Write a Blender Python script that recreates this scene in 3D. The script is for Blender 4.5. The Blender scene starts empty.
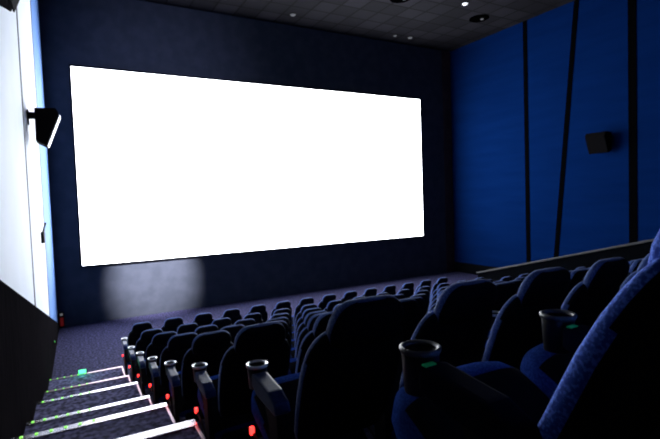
import bpy, bmesh, math, random
from mathutils import Vector, Matrix
random.seed(7)
sc = bpy.context.scene
col = sc.collection
Z0 = 3.11                       # height of the eye above the flat floor

# ------------------------------------------------------------------ helpers
def link(name, bm, mats, parent=None, smooth=False, loc=(0, 0, 0)):
    bmesh.ops.recalc_face_normals(bm, faces=bm.faces[:])
    me = bpy.data.meshes.new(name)
    bm.to_mesh(me); bm.free()
    for m in (mats if isinstance(mats, (list, tuple)) else [mats]):
        me.materials.append(m)
    if smooth:
        for p in me.polygons: p.use_smooth = True
    o = bpy.data.objects.new(name, me)
    col.objects.link(o); o.location = loc
    if parent: o.parent = parent
    return o

def tag(o, label, cat, group=None):
    o['label'] = label; o['category'] = cat
    if group: o['group'] = group
    return o

def empty(name, loc, label, cat, group=None):
    o = bpy.data.objects.new(name, None); col.objects.link(o)
    o.location = loc; o.empty_display_size = .1
    return tag(o, label, cat, group)

def struct(name, bm, mats, **k):
    o = link(name, bm, mats, **k); o['kind'] = 'structure'; return o

def add_box(bm, a, b, bevel=0, seg=2, mi=0):
    t = bmesh.new()
    bmesh.ops.create_cube(t, size=1)
    for v in t.verts:
        v.co = Vector([(a[i]+b[i])/2 + v.co[i]*(b[i]-a[i]) for i in range(3)])
    if bevel:
        bmesh.ops.bevel(t, geom=t.edges[:], offset=bevel, segments=seg, profile=.6, affect='EDGES')
    merge(bm, t, mi)

def merge(bm, t, mi=0):
    vm = {v: bm.verts.new(v.co) for v in t.verts}
    for f in t.faces:
        try:
            nf = bm.faces.new([vm[v] for v in f.verts]); nf.material_index = mi; nf.smooth = f.smooth
        except ValueError: pass
    t.free()

def bx(a, b, bevel=0, seg=2):
    bm = bmesh.new(); add_box(bm, a, b, bevel, seg); return bm

def add_prism(bm, pts, axis, a, b, bevel=0, mi=0):
    """polygon pts (2D) extruded along axis from a to b"""
    t = bmesh.new()
    def P(p, w):
        q = list(p); q.insert(axis, w); return q
    v1 = [t.verts.new(P(p, a)) for p in pts]; v2 = [t.verts.new(P(p, b)) for p in pts]
    n = len(pts)
    t.faces.new(v1); t.faces.new(v2[::-1])
    for i in range(n): t.faces.new([v1[i], v1[(i+1) % n], v2[(i+1) % n], v2[i]])
    if bevel: bmesh.ops.bevel(t, geom=t.edges[:], offset=bevel, segments=2, profile=.6, affect='EDGES')
    merge(bm, t, mi)

def add_lathe(bm, prof, c=(0, 0, 0), n=28, mi=0):
    rings = []
    for r, z in prof:
        rings.append([bm.verts.new((c[0]+r*math.cos(2*math.pi*i/n), c[1]+r*math.sin(2*math.pi*i/n), c[2]+z)) for i in range(n)])
    for a, b in zip(rings[:-1], rings[1:]):
        for i in range(n):
            f = bm.faces.new([a[i], a[(i+1) % n], b[(i+1) % n], b[i]]); f.material_index = mi; f.smooth = True
    for r_, rev in ((rings[0], True), (rings[-1], False)):
        f = bm.faces.new(r_[::-1] if rev else r_); f.material_index = mi

def add_tube(bm, pts, r, n=10, mi=0):
    pts = [Vector(p) for p in pts]; rings = []
    for i, p in enumerate(pts):
        d = (pts[min(i+1, len(pts)-1)] - pts[max(i-1, 0)]).normalized()
        u = d.orthogonal().normalized(); w = d.cross(u)
        rings.append([bm.verts.new(p + r*(u*math.cos(2*math.pi*j/n) + w*math.sin(2*math.pi*j/n))) for j in range(n)])
    for a, b in zip(rings[:-1], rings[1:]):
        for j in range(n):
            f = bm.faces.new([a[j], a[(j+1) % n], b[(j+1) % n], b[j]]); f.material_index = mi
    bm.faces.new(rings[0][::-1]).material_index = mi; bm.faces.new(rings[-1]).material_index = mi

def loft(sections, n=32, e=3.2):
    """sections: (center(3), half_u, half_v, u(3), v(3)); superellipse loft with closed ends"""
    bm = bmesh.new(); rings = []
    for c, hu, hv, u, v in sections:
        c, u, v = Vector(c), Vector(u), Vector(v); ring = []
        for i in range(n):
            a = 2*math.pi*i/n; ca, sa = math.cos(a), math.sin(a)
            x = math.copysign(abs(ca)**(2/e), ca)*hu; y = math.copysign(abs(sa)**(2/e), sa)*hv
            ring.append(bm.verts.new(c + u*x + v*y))
        rings.append(ring)
    for a, b in zip(rings[:-1], rings[1:]):
        for i in range(n): bm.faces.new([a[i], a[(i+1) % n], b[(i+1) % n], b[i]])
    bm.faces.new(rings[0][::-1]); bm.faces.new(rings[-1])
    return bm

# ------------------------------------------------------------------ materials
def mat(name, color, rough=.8, metal=0, emit=None, estr=0, spec=.5):
    m = bpy.data.materials.new(name); m.use_nodes = True
    b = m.node_tree.nodes['Principled BSDF']
    b.inputs['Base Color'].default_value = (*color, 1)
    b.inputs['Roughness'].default_value = rough; b.inputs['Metallic'].default_value = metal
    b.inputs['Specular IOR Level'].default_value = spec
    if emit:
        b.inputs['Emission Color'].default_value = (*emit, 1); b.inputs['Emission Strength'].default_value = estr
    return m

def noise_mat(name, c1, c2, scale=40, rough=.9, detail=4, lo=.4, hi=.62, bump=.2, spec=.2, stretch=(1, 1, 1), bdist=.01):
    m = mat(name, c1, rough, spec=spec); nt = m.node_tree; N = nt.nodes; L = nt.links
    b = N['Principled BSDF']
    tc = N.new('ShaderNodeTexCoord'); mp = N.new('ShaderNodeMapping'); mp.inputs['Scale'].default_value = stretch
    nz = N.new('ShaderNodeTexNoise'); nz.inputs['Scale'].default_value = scale; nz.inputs['Detail'].default_value = detail
    r = N.new('ShaderNodeValToRGB')
    r.color_ramp.elements[0].position = lo; r.color_ramp.elements[0].color = (*c1, 1)
    r.color_ramp.elements[1].position = hi; r.color_ramp.elements[1].color = (*c2, 1)
    L.new(tc.outputs['Object'], mp.inputs[0]); L.new(mp.outputs[0], nz.inputs['Vector'])
    L.new(nz.outputs['Fac'], r.inputs[0]); L.new(r.outputs[0], b.inputs['Base Color'])
    if bump:
        bp = N.new('ShaderNodeBump'); bp.inputs['Strength'].default_value = bump; bp.inputs['Distance'].default_value = bdist
        L.new(nz.outputs['Fac'], bp.inputs['Height']); L.new(bp.outputs[0], b.inputs['Normal'])
    return m

M = {}
SCREEN_L = 10.8
M['screen'] = mat('screen_white', (.9, .9, .9), .9, emit=(.90, .94, 1.0), estr=SCREEN_L)
M['masking'] = mat('black_masking', (.006, .006, .008), .95, spec=.1)
M['wall_front'] = noise_mat('navy_front_wall', (.030, .035, .050), (.037, .042, .060), 3, .95, bump=0, spec=.1)
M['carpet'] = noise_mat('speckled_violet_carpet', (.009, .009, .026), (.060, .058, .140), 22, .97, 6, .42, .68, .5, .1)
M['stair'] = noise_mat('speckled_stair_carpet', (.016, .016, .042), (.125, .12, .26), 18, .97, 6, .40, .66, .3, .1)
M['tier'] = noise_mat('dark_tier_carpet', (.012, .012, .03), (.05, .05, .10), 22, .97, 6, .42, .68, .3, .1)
M['blue_wall'] = noise_mat('blue_fabric_wall', (.0010, .0098, .055), (.0014, .0122, .066), 2.2, 1, 3, .3, .7, .05, 0, (1, .25, 2.2))
M['blue_dark'] = mat('dark_plinth', (.003, .0035, .0045), 1, spec=0)
M['strip'] = mat('black_strip', (.0012, .0012, .0016), 1, spec=0)
M['brown'] = noise_mat('dark_brown_pier', (.035, .020, .024), (.045, .026, .03), 3, .95, bump=0, spec=.1)
M['pale'] = noise_mat('pale_wall_panel', (.80, .86, .94), (.84, .90, .97), 1.5, .75, 3, .3, .7, 0, .2)
M['pale_end'] = noise_mat('blue_end_panel', (.13, .26, .58), (.16, .30, .66), 1.5, .75, 3, .3, .7, 0, .2)
M['seam'] = mat('dark_seam', (.02, .025, .05), .8)
M['wainscot'] = noise_mat('ribbed_black_wainscot', (.003, .003, .0036), (.012, .0105, .0125), 14, 1.0, 2, .35, .65, 0, 0, (1, 4, .15))
M['black'] = mat('black_plastic', (.005, .005, .006), .8, spec=.1)
M['speaker'] = mat('speaker_cabinet', (.0022, .002, .0025), .95, spec=.04)
M['grille'] = mat('speaker_grille', (.45, .46, .5), .4, .6)
M['rail'] = mat('grey_rail', (.035, .033, .033), .6, 0)
M['metal'] = mat('brushed_nosing', (.50, .48, .52), .24, .95)
M['metal_pink_lit'] = mat('pink_lit_nosing', (.24, .17, .20), .30, .9)  # red lamp glow put into the metal colour; side trims reuse it
M['chrome'] = mat('cup_rim', (.75, .75, .78), .28, .8)
M['rim_shaded'] = mat('cup_rim_shaded', (.10, .10, .105), .45, .4)  # shaded copy of the cup rim for the nearest row
M['cup'] = mat('cup_black', (.010, .010, .012), .35, spec=.5)
M['leg'] = mat('leg_metal', (.008, .008, .010), .7, 0, spec=.15)
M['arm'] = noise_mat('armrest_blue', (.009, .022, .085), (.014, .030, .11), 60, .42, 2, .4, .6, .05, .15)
M['arm_matte'] = mat('armrest_shaded', (.004, .006, .016), .95, spec=.03)  # nearest row's armrest, colour darkened as if it caught no screen light
M['fabric_near_lit'] = noise_mat('blue_seat_fabric_near_lit', (.035, .10, .56), (.12, .27, .95), 130, .9, 4, .47, .60, .25, .25, bdist=.004)  # same seat fabric, screen light brightened into its colour for the nearest row
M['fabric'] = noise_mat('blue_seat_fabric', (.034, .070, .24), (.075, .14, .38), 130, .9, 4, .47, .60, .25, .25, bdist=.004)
M['cushion'] = noise_mat('blue_cushion_fabric', (.018, .046, .23), (.032, .078, .34), 130, 1, 4, .45, .62, .15, 0, bdist=.004)
M['shell_shade'] = mat('seat_shell_and_shade', (.0045, .0045, .006), .8, spec=.12)  # rear shell darkened to look unlit; also painted shade on cushion tops
M['red'] = mat('red_light', (.4, .02, .01), .4, emit=(1, .032, .026), estr=4)
M['red_dim'] = mat('red_dim', (.05, .004, .005), .7, emit=(1, .05, .05), estr=.05)
M['green'] = mat('green_led', (.05, .4, .05), .4, emit=(.30, 1, .10), estr=1.2)
M['green_hot'] = mat('green_hot', (.1, .5, .3), .4, emit=(.17, 1, .52), estr=1.1)
M['green_glint'] = mat('green_glint', (.02, .5, .16), .5, emit=(.02, 1, .3), estr=.02)
M['green_glint2'] = mat('green_marker', (.02, .4, .05), .5, emit=(.08, 1, .08), estr=.35)
M['void'] = mat('black_recess', (.0004, .0004, .0005), 1, spec=0)
M['lamp'] = mat('lamp_glass', (.7, .7, .75), .4, emit=(.9, .93, 1), estr=1.3)
M['lamp_dim'] = mat('lamp_dim', (.05, .05, .06), .6, emit=(.9, .93, 1), estr=.11, spec=.1)

for k_ in ('fabric',):
    b_ = M[k_].node_tree.nodes['Principled BSDF']; b_.inputs['Sheen Weight'].default_value = .12; b_.inputs['Sheen Tint'].default_value = (.75, .8, 1, 1)
def ceiling_mat():
    m = mat('ceiling_tiles', (.1, .1, .12), .95, spec=.1); nt = m.node_tree; N = nt.nodes; L = nt.links
    tc = N.new('ShaderNodeTexCoord'); b = N.new('ShaderNodeTexBrick')
    b.offset = 0; b.squash = 1
    b.inputs['Color1'].default_value = (.0062, .0058, .0080, 1); b.inputs['Color2'].default_value = (.0150, .0140, .0185, 1)
    b.inputs['Mortar'].default_value = (.0006,.0006,.0009,1); b.inputs['Scale'].default_value = 1
    b.inputs['Mortar Size'].default_value = .027; b.inputs['Brick Width'].default_value = .66; b.inputs['Row Height'].default_value = .66
    b.inputs['Bias'].default_value = -.3
    L.new(tc.outputs['Object'], b.inputs['Vector']); L.new(b.outputs['Color'], N['Principled BSDF'].inputs['Base Color'])
    return m
M['ceiling'] = ceiling_mat()

# ------------------------------------------------------------------ room constants (x right, y to the screen; eye over x=0,y=0)
YW, XR, ZC = 13.95, 13.5, 5.69+Z0
YB = -2.6                                            # back of the modelled room
def xl(y): return -.56 + .012*(y-4.5)                # left wall
def cupz(k): d = 7-k; return -.3717 - .4167*d + .0163*d*d + Z0 + (.05 if k == 0 else 0)
def rowy(k): return .8867 + 1.2*(7-k)
def rowf(k): return max(cupz(k) - .62, 0)            # platform under row k
def trd(k): return cupz(k) - (.52, .46, .41, .44, .38, .385, .40, .42, .42)[k]

# floor / ceiling / walls
struct('floor', bx((-1, YB, -.12), (XR+.2, YW+.2, 0)), M['carpet'])
struct('ceiling', bx((-1, YB, ZC), (XR+.2, YW+.2, ZC+.12)), M['ceiling'])
struct('wall_front', bx((-1, YW, 0), (XR+.2, YW+.2, ZC)), M['wall_front'])
struct('wall_back', bx((-1, YB-.2, 0), (XR+.2, YB, ZC)), M['wall_front'])
struct('wall_right', bx((XR, YB, .40), (XR+.2, YW, ZC)), M['blue_wall'])
struct('baseboard_right', bx((XR-.01, YB, 0), (XR+.2, YW, .40)), M['blue_dark'])
bm = bmesh.new(); add_prism(bm, [(13.08, YW), (13.08, YW-.04), (XR-.02, YW-.04), (XR-.02, YW)], 2, 0, ZC)
struct('trim_1', bm, M['brown'])
# black strips between the blue panels
for i, (y1, y2, w) in enumerate([(10.43, 10.43, .15), (8.62, 9.46, .15), (7.06, 7.06, .21)]):
    bm = bmesh.new(); za, zb = ZC, .42
    add_prism(bm, [(y1-w/2, za), (y1+w/2, za), (y2+w/2, zb), (y2-w/2, zb)], 0, XR-.02, XR)
    struct('trim_%d' % (i+2), bm, M['strip'])

# left wall: pale panels over a raked black wainscot
def wline(y): return -.62 + Z0 - .2615*(y-4.8)       # lower edge of the pale panels
def left_slab(name, y1, y2, z1, z2, off, m, thick=.12):
    """vertical slab along the left wall; z1,z2 are functions of y"""
    bm = bmesh.new(); n = 2
    ring = []
    for y in (y1, y2):
        ring.append([bm.verts.new((xl(y)+off-d, y, z)) for d, z in ((0, z1(y)), (0, z2(y)), (thick, z2(y)), (thick, z1(y)))])
    a, b = ring
    for i in range(4): bm.faces.new([a[i], a[(i+1) % 4], b[(i+1) % 4], b[i]])
    bm.faces.new(a); bm.faces.new(b[::-1])
    return struct(name, bm, m)
top = lambda y: ZC
left_slab('wall_left', 3.4, 7.86, wline, top, 0, M['pale'])
left_slab('wall_left.003', YB, 3.4, wline, top, 0, M['wall_front'])
left_slab('wall_left.001', 7.86, 10.86, wline, top, 0, M['pale'])
left_slab('wall_left.002', 10.86, YW, wline, top, 0, M['pale_end'])
left_slab('trim_5', 7.80, 7.92, wline, top, .006, M['seam'], .02)
left_slab('trim_6', 10.81, 10.91, wline, top, .006, M['seam'], .02)
left_slab('baseboard_left', YB, YW, lambda y: 0, lambda y: max(wline(y), .02), .03, M['wainscot'], .15)

# stepped floor under the seats and the stairs
for k in range(0, 8):
    y1 = rowy(k)+.45; y0 = rowy(k+1)+.45 if k < 7 else YB
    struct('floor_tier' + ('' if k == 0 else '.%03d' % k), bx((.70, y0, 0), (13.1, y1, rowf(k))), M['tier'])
for k in range(0, 9):
    y1 = rowy(k); y0 = rowy(k+1) if k < 8 else YB
    z = trd(k) if k < 8 else trd(7)+.42
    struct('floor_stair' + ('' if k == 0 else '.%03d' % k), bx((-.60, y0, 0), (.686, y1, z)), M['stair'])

ORD = ['first', 'second', 'third', 'fourth', 'fifth', 'sixth', 'seventh', 'eighth', 'ninth', 'tenth', 'eleventh', 'twelfth',
       'thirteenth', 'fourteenth', 'fifteenth', 'sixteenth', 'seventeenth', 'eighteenth', 'nineteenth', 'twentieth', 'twenty-first']
def red_spill(y):
    l = bpy.data.lights.new('aisle_glow', 'POINT'); l.energy = .22 if y > 8 else .09; l.color = (1, .05, .03); l.shadow_soft_size = .02
    o = bpy.data.objects.new('aisle_glow', l); col.objects.link(o); o.location = (.66, y+.0, [trd(q) for q in range(8) if abs(rowy(q)-y) < .01][0]+.09)
# metal nosings with their side trims and green marker lights
for k in range(0, 6):
    y, z = rowy(k), trd(k)
    lab = ('bright metal nosing strip on the lowest stair, nearest the screen' if k == 0 else
           'bright metal nosing strip on the %s stair up from the flat floor' % ORD[k])
    t = empty('stair_nosing' + ('' if k == 0 else '.%03d' % k), (0, y, z), lab, 'nosing strip', 'metal nosings on the stairs')
    bm = bmesh.new(); wd = (.05, .05, .06, .065, .08, .10, .12, .12)[k]
    add_prism(bm, [(-wd, .002), (-wd+.003, .010), (-.004, .013), (.008, .006), (.010, -.035), (.002, -.035), (.001, .001)], 0, xl(y)+.04, .683)
    link('strip', bm, M['metal' if k > 1 else 'metal_pink_lit'], t)
    bm = bx((.661, -1.19, .001), (.683, -wd-.001, .009), .003)
    link('side_trim', bm, M['metal_pink_lit'], t)
    if k < 7: red_spill(y)
    for j in range(6):
        x = -.47 + .105*j + .012*(k % 3)
        bm = bx((x, -.042, .012), (x+.024, -.02, .020), .003)
        link('green_light', bm, M['green'], t)

# green lamp standing on the lowest stair
t = empty('stair_lamp', (.03, rowy(0)+.012, trd(0)+.002), 'glowing green marker lamp at the edge of the lowest stair', 'lamp')
link('housing', bx((-.075, .002, -.03), (.075, .045, .045), .01), M['black'], t)
link('lens', bx((-.06, -.012, -.005), (.06, .003, .075), .008), M['green_hot'], t)
# small red lamp low in the front corner, green one at the wainscot foot
t = empty('corner_lamp', (-.36, YW, .10), 'small red lamp low on the dark front wall, in the corner', 'lamp')
link('back_plate', bx((-.05, -.03, -.08), (.06, 0, .30), .01), M['black'], t)
link('lens', bx((-.035, -.045, -.06), (.045, -.028, .16), .008), M['red_dim'], t)
link('cap', bx((-.03, -.05, .21), (.035, -.02, .27), .01), M['lamp_dim'], t)

# ------------------------------------------------------------------ cinema seat prototype (cup rim above local origin's armrest)
HC = .62
PITCH = .54
def spine_sections(pts):
    """pts: (y, z, half width, half thickness)"""
    out = []
    for i, (y, z, hw, ht) in enumerate(pts):
        a = pts[max(i-1, 0)]; b = pts[min(i+1, len(pts)-1)]
        d = Vector((0, b[0]-a[0], b[1]-a[1])).normalized()
        nrm = Vector((0, d.z, -d.y))                 # forward
        out.append(((0, y, z), hw, ht, (1, 0, 0), nrm))
    return out
def rear_black(o, thr=-.12):  # rear faces coloured as unlit, screen-lit rim left in fabric
    for p in o.data.polygons:
        if p.normal.y + .32*max(p.normal.z, 0) < thr: p.material_index = 1

def make_parts():
    P = {}
    # backrest: lower back with rounded shoulders
    b = loft(spine_sections([(-.325, .36, .16, .022), (-.335, .375, .205, .036), (-.355, .42, .222, .042), (-.395, .52, .231, .045), (-.435, .62, .2365, .045),
                             (-.465, .70, .2365, .044), (-.493, .765, .231, .042), (-.515, .812, .219, .040), (-.530, .843, .203, .037), (-.541, .866, .182, .032), (-.547, .879, .160, .024), (-.550, .885, .135, .012)]), 40, 3.8)
    P['backrest'] = link('backrest', b, [M['fabric'], M['shell_shade']], smooth=True); rear_black(P['backrest'])
    h = loft(spine_sections([(-.540, .825, .130, .024), (-.549, .84, .155, .038), (-.568, .885, .167, .045), (-.588, .925, .164, .047), (-.602, .955, .155, .045),
                             (-.611, .978, .140, .040), (-.617, .992, .120, .034), (-.620, .999, .100, .024), (-.621, 1.002, .07, .011)]), 40, 3.4)
    P['headrest'] = link('headrest', h, [M['fabric'], M['shell_shade']], smooth=True); rear_black(P['headrest'])
    # cushion, rounded waterfall front
    secs = spine_sections([(-.28, .21, .19, .025), (-.265, .217, .218, .045), (-.16, .268, .234, .062), (-.05, .322, .236, .082), (.03, .358, .236, .096),
                           (.09, .384, .234, .100), (.135, .402, .218, .086), (.165, .413, .190, .060), (.182, .419, .150, .036), (.188, .421, .10, .016)])
    P['cushion'] = link('seat_cushion', loft([((-.022, c_[1], c_[2]), a_, b_, u_, v_) for c_, a_, b_, u_, v_ in secs], 40, 3.3), [M['cushion'], M['shell_shade']], smooth=True)
    for p in P['cushion'].data.polygons:
        if p.normal.z > .3 and p.center.y < .07: p.material_index = 1  # shade painted on the upper rear of the cushion
    bm = bx((-.19, -.36, .16), (.19, -.12, .23), .03, 3)
    P['pan'] = link('seat_base', bm, M['shell_shade'])
    # armrest at the left side, x=-.27
    bm = bmesh.new()
    add_prism(bm, [(-.31, HC-.125), (-.335, HC-.11), (-.315, HC-.07), (-.25, HC-.042), (-.07, HC-.022), (-.042, HC-.028), (-.042, HC-.085), (-.10, HC-.11)], 0, -.296, -.226, .011)
    P['armrest'] = link('armrest', bm, M['arm'])
    bm = bmesh.new()
    c = (-.25, 0, HC)
    add_lathe(bm, [(.032, -.115), (.041, -.112), (.047, -.012), (.047, -.010), (.0405, -.010), (.036, -.10), (.004, -.10)], c)
    add_lathe(bm, [(.039, -.010), (.049, -.014), (.0518, -.007), (.0518, -.001), (.047, .002), (.041, -.001), (.039, -.006)], c, mi=1)
    bm.faces.ensure_lookup_table()
    kill = [f for f in bm.faces if len(f.verts) > 20 and f.calc_center_median().z > HC-.05]
    bmesh.ops.delete(bm, geom=kill, context='FACES_ONLY')
    P['cup'] = link('cup_holder', bm, [M['cup'], M['chrome']], smooth=True)
    # pedestal under the armrest
    bm = bmesh.new()
    add_prism(bm, [(-.36, .012), (-.22, .012), (-.25, .14), (-.22, HC-.20), (-.15, HC-.10), (-.31, HC-.11), (-.33, .14)], 0, -.284, -.250, .006)
    add_box(bm, (-.300, -.38, 0), (-.236, -.18, .016), .005)
    add_tube(bm, [(-.282, -.27, .20), (-.284, -.12, .27), (-.284, .0, .29)], .007)
    P['leg'] = link('leg', bm, M['leg'])
    # red aisle lamp on the pedestal
    bm = bmesh.new(); add_box(bm, (-.300, -.011, .283), (-.278, .012, .322), .007)
    P['aisle'] = link('aisle_light', bm, M['red'])
    bm = bmesh.new(); add_box(bm, (-.294, -.072, HC-.024), (-.262, -.056, HC-.0195), .001)
    P['armrest_glint'] = link('armrest_glint', bm, M['green_glint'])  # added chip imitating a green light reflection on the armrest
    return P
P = make_parts()
used = set()
def inst(key, parent, x=0):
    src = P[key]
    if key in used:
        o = src.copy(); col.objects.link(o)
    else:
        used.add(key); o = src
    o.parent = parent; o.location = (x, 0, 0)
    return o
XA = .738
NSEAT = 14
ROWN = ['front row', 'second row from the screen', 'third row from the screen', 'fourth row from the screen', 'fifth row from the screen',
        'sixth row from the screen', 'seventh row from the screen', 'eighth row from the screen']
near = {}
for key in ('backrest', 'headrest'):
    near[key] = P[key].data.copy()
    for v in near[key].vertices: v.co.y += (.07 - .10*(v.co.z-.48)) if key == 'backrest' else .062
    near[key].materials[0] = M['fabric_near_lit']
shaded_cup = P['cup'].data.copy(); shaded_cup.materials[1] = M['rim_shaded']
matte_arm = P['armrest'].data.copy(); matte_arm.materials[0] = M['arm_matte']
first = True
for k in range(8):
    for n in range(NSEAT):
        # leave out what the photo shows nothing of (outside the frame on the right)
        X = XA + .25 + n*PITCH; Y = rowy(k)
        if X > 2.9*max(Y-.35, .25) + 1.1: continue
        if n == 0: lab = 'dark blue cinema seat beside the stairs in the %s' % ROWN[k]
        else: lab = 'dark blue cinema seat, %s from the stairs in the %s' % (ORD[n], ROWN[k])
        t = empty('cinema_seat' if first else 'cinema_seat.001', (X, Y, rowf(k)), lab, 'seat', 'cinema seats in the auditorium rows')
        first = False
        dz = cupz(k) - .62 - rowf(k)
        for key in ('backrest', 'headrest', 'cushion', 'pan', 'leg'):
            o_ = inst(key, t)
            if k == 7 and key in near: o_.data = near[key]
        a = inst('armrest', t); cp = inst('cup', a)
        if k == 7: cp.data = shaded_cup
        if n == 0 and k < 7:
            l = inst('aisle', t); l['label'] = 'glowing red aisle light'
        if k == 7:
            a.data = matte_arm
            inst('armrest_glint', a)['label'] = 'small green glint behind the cup holder'
        if n == NSEAT-1:
            a2 = inst('armrest', t, PITCH); inst('cup', a2); inst('leg', t, PITCH)

# ------------------------------------------------------------------ wall speakers
def speaker(name, y, dz, side, label, hd=.19, gm='speaker'):
    t = empty(name, ((xl(y) if side < 0 else XR), y, dz), label, 'speaker', 'surround speakers on the walls')
    s = -side                                         # protrusion direction from the wall
    prof = [(.105, 1.54), (.385, 1.555), (.425, 1.475), (.235, .97), (.10, 1.045)]
    bm = bmesh.new(); add_prism(bm, [(s*a, b) for a, b in prof], 1, -hd, hd, .012)
    link('cabinet', bm, M['speaker'], t)
    bm = bmesh.new()
    add_prism(bm, [(s*.432, 1.465), (s*.444, 1.455), (s*.258, .968), (s*.246, .975)], 1, -hd+.015, hd-.015, .003)
    link('grille', bm, M[gm], t)
    bm = bmesh.new()
    add_box(bm, (min(0, s*.02), -.07, 1.31), (max(0, s*.02), .07, 1.53), .004)
    add_box(bm, (min(s*.015, s*.13), -.04, 1.40), (max(s*.015, s*.13), .04, 1.50), .008)
    link('wall_bracket', bm, M['black'], t)
speaker('wall_speaker', 8.55, Z0, -1, 'black wedge speaker on the pale left wall, level with the screen', .19, 'grille')
speaker('wall_speaker.001', 4.25, Z0+.58, -1, 'black wedge speaker high on the pale wall, cut by the picture top')
speaker('wall_speaker.002', 7.86, Z0+.07, 1, 'black wedge speaker on the blue right wall between dark strips', .29)

t = empty('marker_light', (xl(11.2)+.03, 11.2, .33), 'tiny green marker light low on the black base of the left wall', 'lamp')
link('back_plate', bx((0, -.05, -.03), (.012, .05, .03), .004), M['black'], t)
link('lens', bx((.010, -.03, -.015), (.02, .03, .015), .004), M['green_glint2'], t)
# small black bracket on the left wall
t = empty('wall_switch', (xl(9.9), 9.9, Z0-.62), 'small black switch box with a raised lever on the pale wall', 'switch')
link('box', bx((0, -.09, .0), (.05, .09, .20), .008), M['black'], t)
bm = bmesh.new(); add_tube(bm, [(.03, .02, .19), (.045, .05, .26), (.075, .12, .36)], .014)
link('lever', bm, M['black'], t)

# ------------------------------------------------------------------ screen
SX0, SX1, SZ0, SZ1 = .19, 11.87, -1.54+Z0, 3.68+Z0
t = empty('projection_screen', ((SX0+SX1)/2, YW, SZ0), 'huge blank glowing white cinema screen on the dark front wall', 'screen')
hw = (SX1-SX0)/2; hh = SZ1-SZ0
link('screen_surface', bx((-hw, -.05, 0), (hw, -.03, hh)), M['screen'], t)
bm = bmesh.new(); w = .045
for a, b in (((-hw-w, -.07, -w), (hw+w, 0, 0)), ((-hw-w, -.07, hh), (hw+w, 0, hh+w)), ((-hw-w, -.07, 0), (-hw, 0, hh)), ((hw, -.07, 0), (hw+w, 0, hh))):
    add_box(bm, a, b)
link('masking_frame', bm, M['masking'], t)

# low raked wall with its rail along the right-hand steps
XP = 8.8
def pz(y): return -1.946 + Z0 + .265*(8.27-y)
bm = bmesh.new(); add_prism(bm, [(8.27, 0), (8.27, pz(8.27)-.04), (1.2, pz(1.2)-.04), (1.2, 0)], 0, XP-.02, XP+.10)
struct('wall_low', bm, M['blue_dark'])
bm = bmesh.new(); add_prism(bm, [(8.29, pz(8.29)-.04), (8.29, pz(8.29)), (1.2, pz(1.2)), (1.2, pz(1.2)-.04)], 0, XP-.05, XP+.13, .008)
tag(link('handrail', bm, M['rail']), 'sloping grey rail capping the low wall under the blue panels', 'handrail')

# ------------------------------------------------------------------ ceiling fittings
for i, (x, y, lab) in enumerate([(11.87, 10.9, 'dark round ceiling downlight nearest the blue wall'), (8.56, 10.75, 'dark round ceiling downlight cut by the picture top')]):
    t = empty('ceiling_downlight' + ('.%03d' % i if i else ''), (x, y, ZC), lab, 'downlight', 'round downlights in the ceiling')
    bm = bmesh.new(); add_lathe(bm, [(.30, 0), (.31, -.02), (.27, -.03), (.20, -.012), (.01, -.010)]); link('trim_ring', bm, M['void'], t)
    bm = bmesh.new(); add_lathe(bm, [(.05, -.008), (.045, -.03), (.01, -.035)], (.12, -.02, 0)); link('lamp', bm, M['lamp_dim'], t)
for i, (x, y, m, lab) in enumerate([(10.57, 10.23, 'lamp', 'small bright white ceiling lamp near the top of the picture'),
                                    (10.92, 13.23, 'lamp_dim', 'dim ceiling spot over the screen\'s right end, right one of two'),
                                    (10.29, 13.28, 'lamp_dim', 'dim ceiling spot over the screen\'s right end, left one of two'),
                                    (6.24, 13.07, 'lamp_dim', 'dim ceiling spot over the middle of the screen')]):
    t = empty('ceiling_spot' + ('.%03d' % i if i else ''), (x, y, ZC), lab, 'ceiling lamp', 'small ceiling lamps')
    r = .085 if i != 2 else .06
    bm = bmesh.new(); add_lathe(bm, [(r+.03, 0), (r+.03, -.012), (r, -.016), (r, -.004)]); link('trim_ring', bm, M['black'], t)
    bm = bmesh.new(); add_lathe(bm, [(r, -.006), (r*.8, -.04), (.01, -.05)]); link('lamp', bm, M[m], t)

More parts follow.
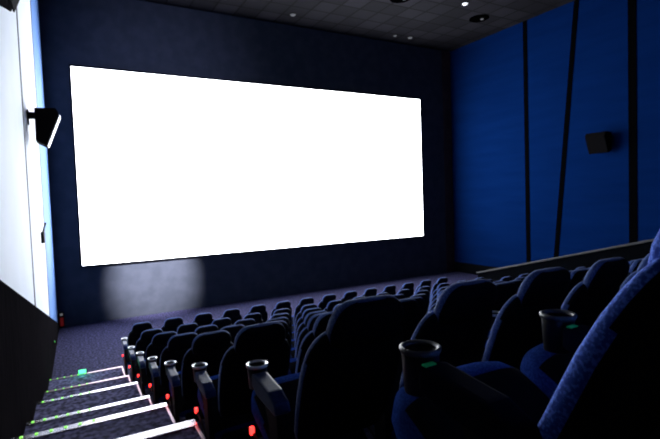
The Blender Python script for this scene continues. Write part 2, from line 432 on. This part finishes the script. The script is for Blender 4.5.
# ------------------------------------------------------------------ lights
w = bpy.data.worlds.new('world'); sc.world = w; w.use_nodes = True
w.node_tree.nodes['Background'].inputs[0].default_value = (.10, .14, .30, 1)
w.node_tree.nodes['Background'].inputs[1].default_value = .0
def spot(name, loc, target, power, size, blend, color=(1, 1, 1), rad=.05):
    l = bpy.data.lights.new(name, 'SPOT'); l.energy = power; l.spot_size = math.radians(size); l.spot_blend = blend
    l.color = color; l.shadow_soft_size = rad
    o = bpy.data.objects.new(name, l); col.objects.link(o); o.location = loc
    o.rotation_euler = (Vector(target)-Vector(loc)).to_track_quat('-Z', 'Y').to_euler()
    return o
spot('patch_fill', (2.0, 9.9, Z0+1.2), (2.0, YW, Z0-1.9), 10500, 32, .9, (1, .98, 1))  # added spot without a fixture, makes the pale glow under the screen

spot('bloom_fill', (2.2, 8.5, Z0+2.6), (2.6, YW, Z0+3.5), 560, 62, 1.0, (.62, .66, 1))  # added unseen spot imitating lens bloom around the screen's upper left
l = bpy.data.lights.new('lamp_glow', 'POINT'); l.energy = 2.0; l.color = (.1, 1, .4); l.shadow_soft_size = .03
o = bpy.data.objects.new('lamp_glow', l); col.objects.link(o); o.location = (.03, rowy(0)-.08, trd(0)+.09)
# ------------------------------------------------------------------ camera
f, yaw, pit, rol = 463.4054, .5088, .0442, -.0346
F = Vector((math.sin(yaw)*math.cos(pit), math.cos(yaw)*math.cos(pit), -math.sin(pit)))
R = Vector((math.cos(yaw), -math.sin(yaw), 0)); U = R.cross(F)
R2 = math.cos(rol)*R + math.sin(rol)*U; U2 = -math.sin(rol)*R + math.cos(rol)*U
cd = bpy.data.cameras.new('camera'); cd.sensor_width = 36; cd.lens = f/660*36; cd.clip_start = .02
co = bpy.data.objects.new('camera', cd); col.objects.link(co)
co.matrix_world = Matrix(((R2.x, U2.x, -F.x, 0), (R2.y, U2.y, -F.y, 0), (R2.z, U2.z, -F.z, Z0), (0, 0, 0, 1)))
sc.camera = co
sc.view_settings.view_transform = 'Standard'
sc.view_settings.exposure = 0
sc.cycles.filter_width = 2.0
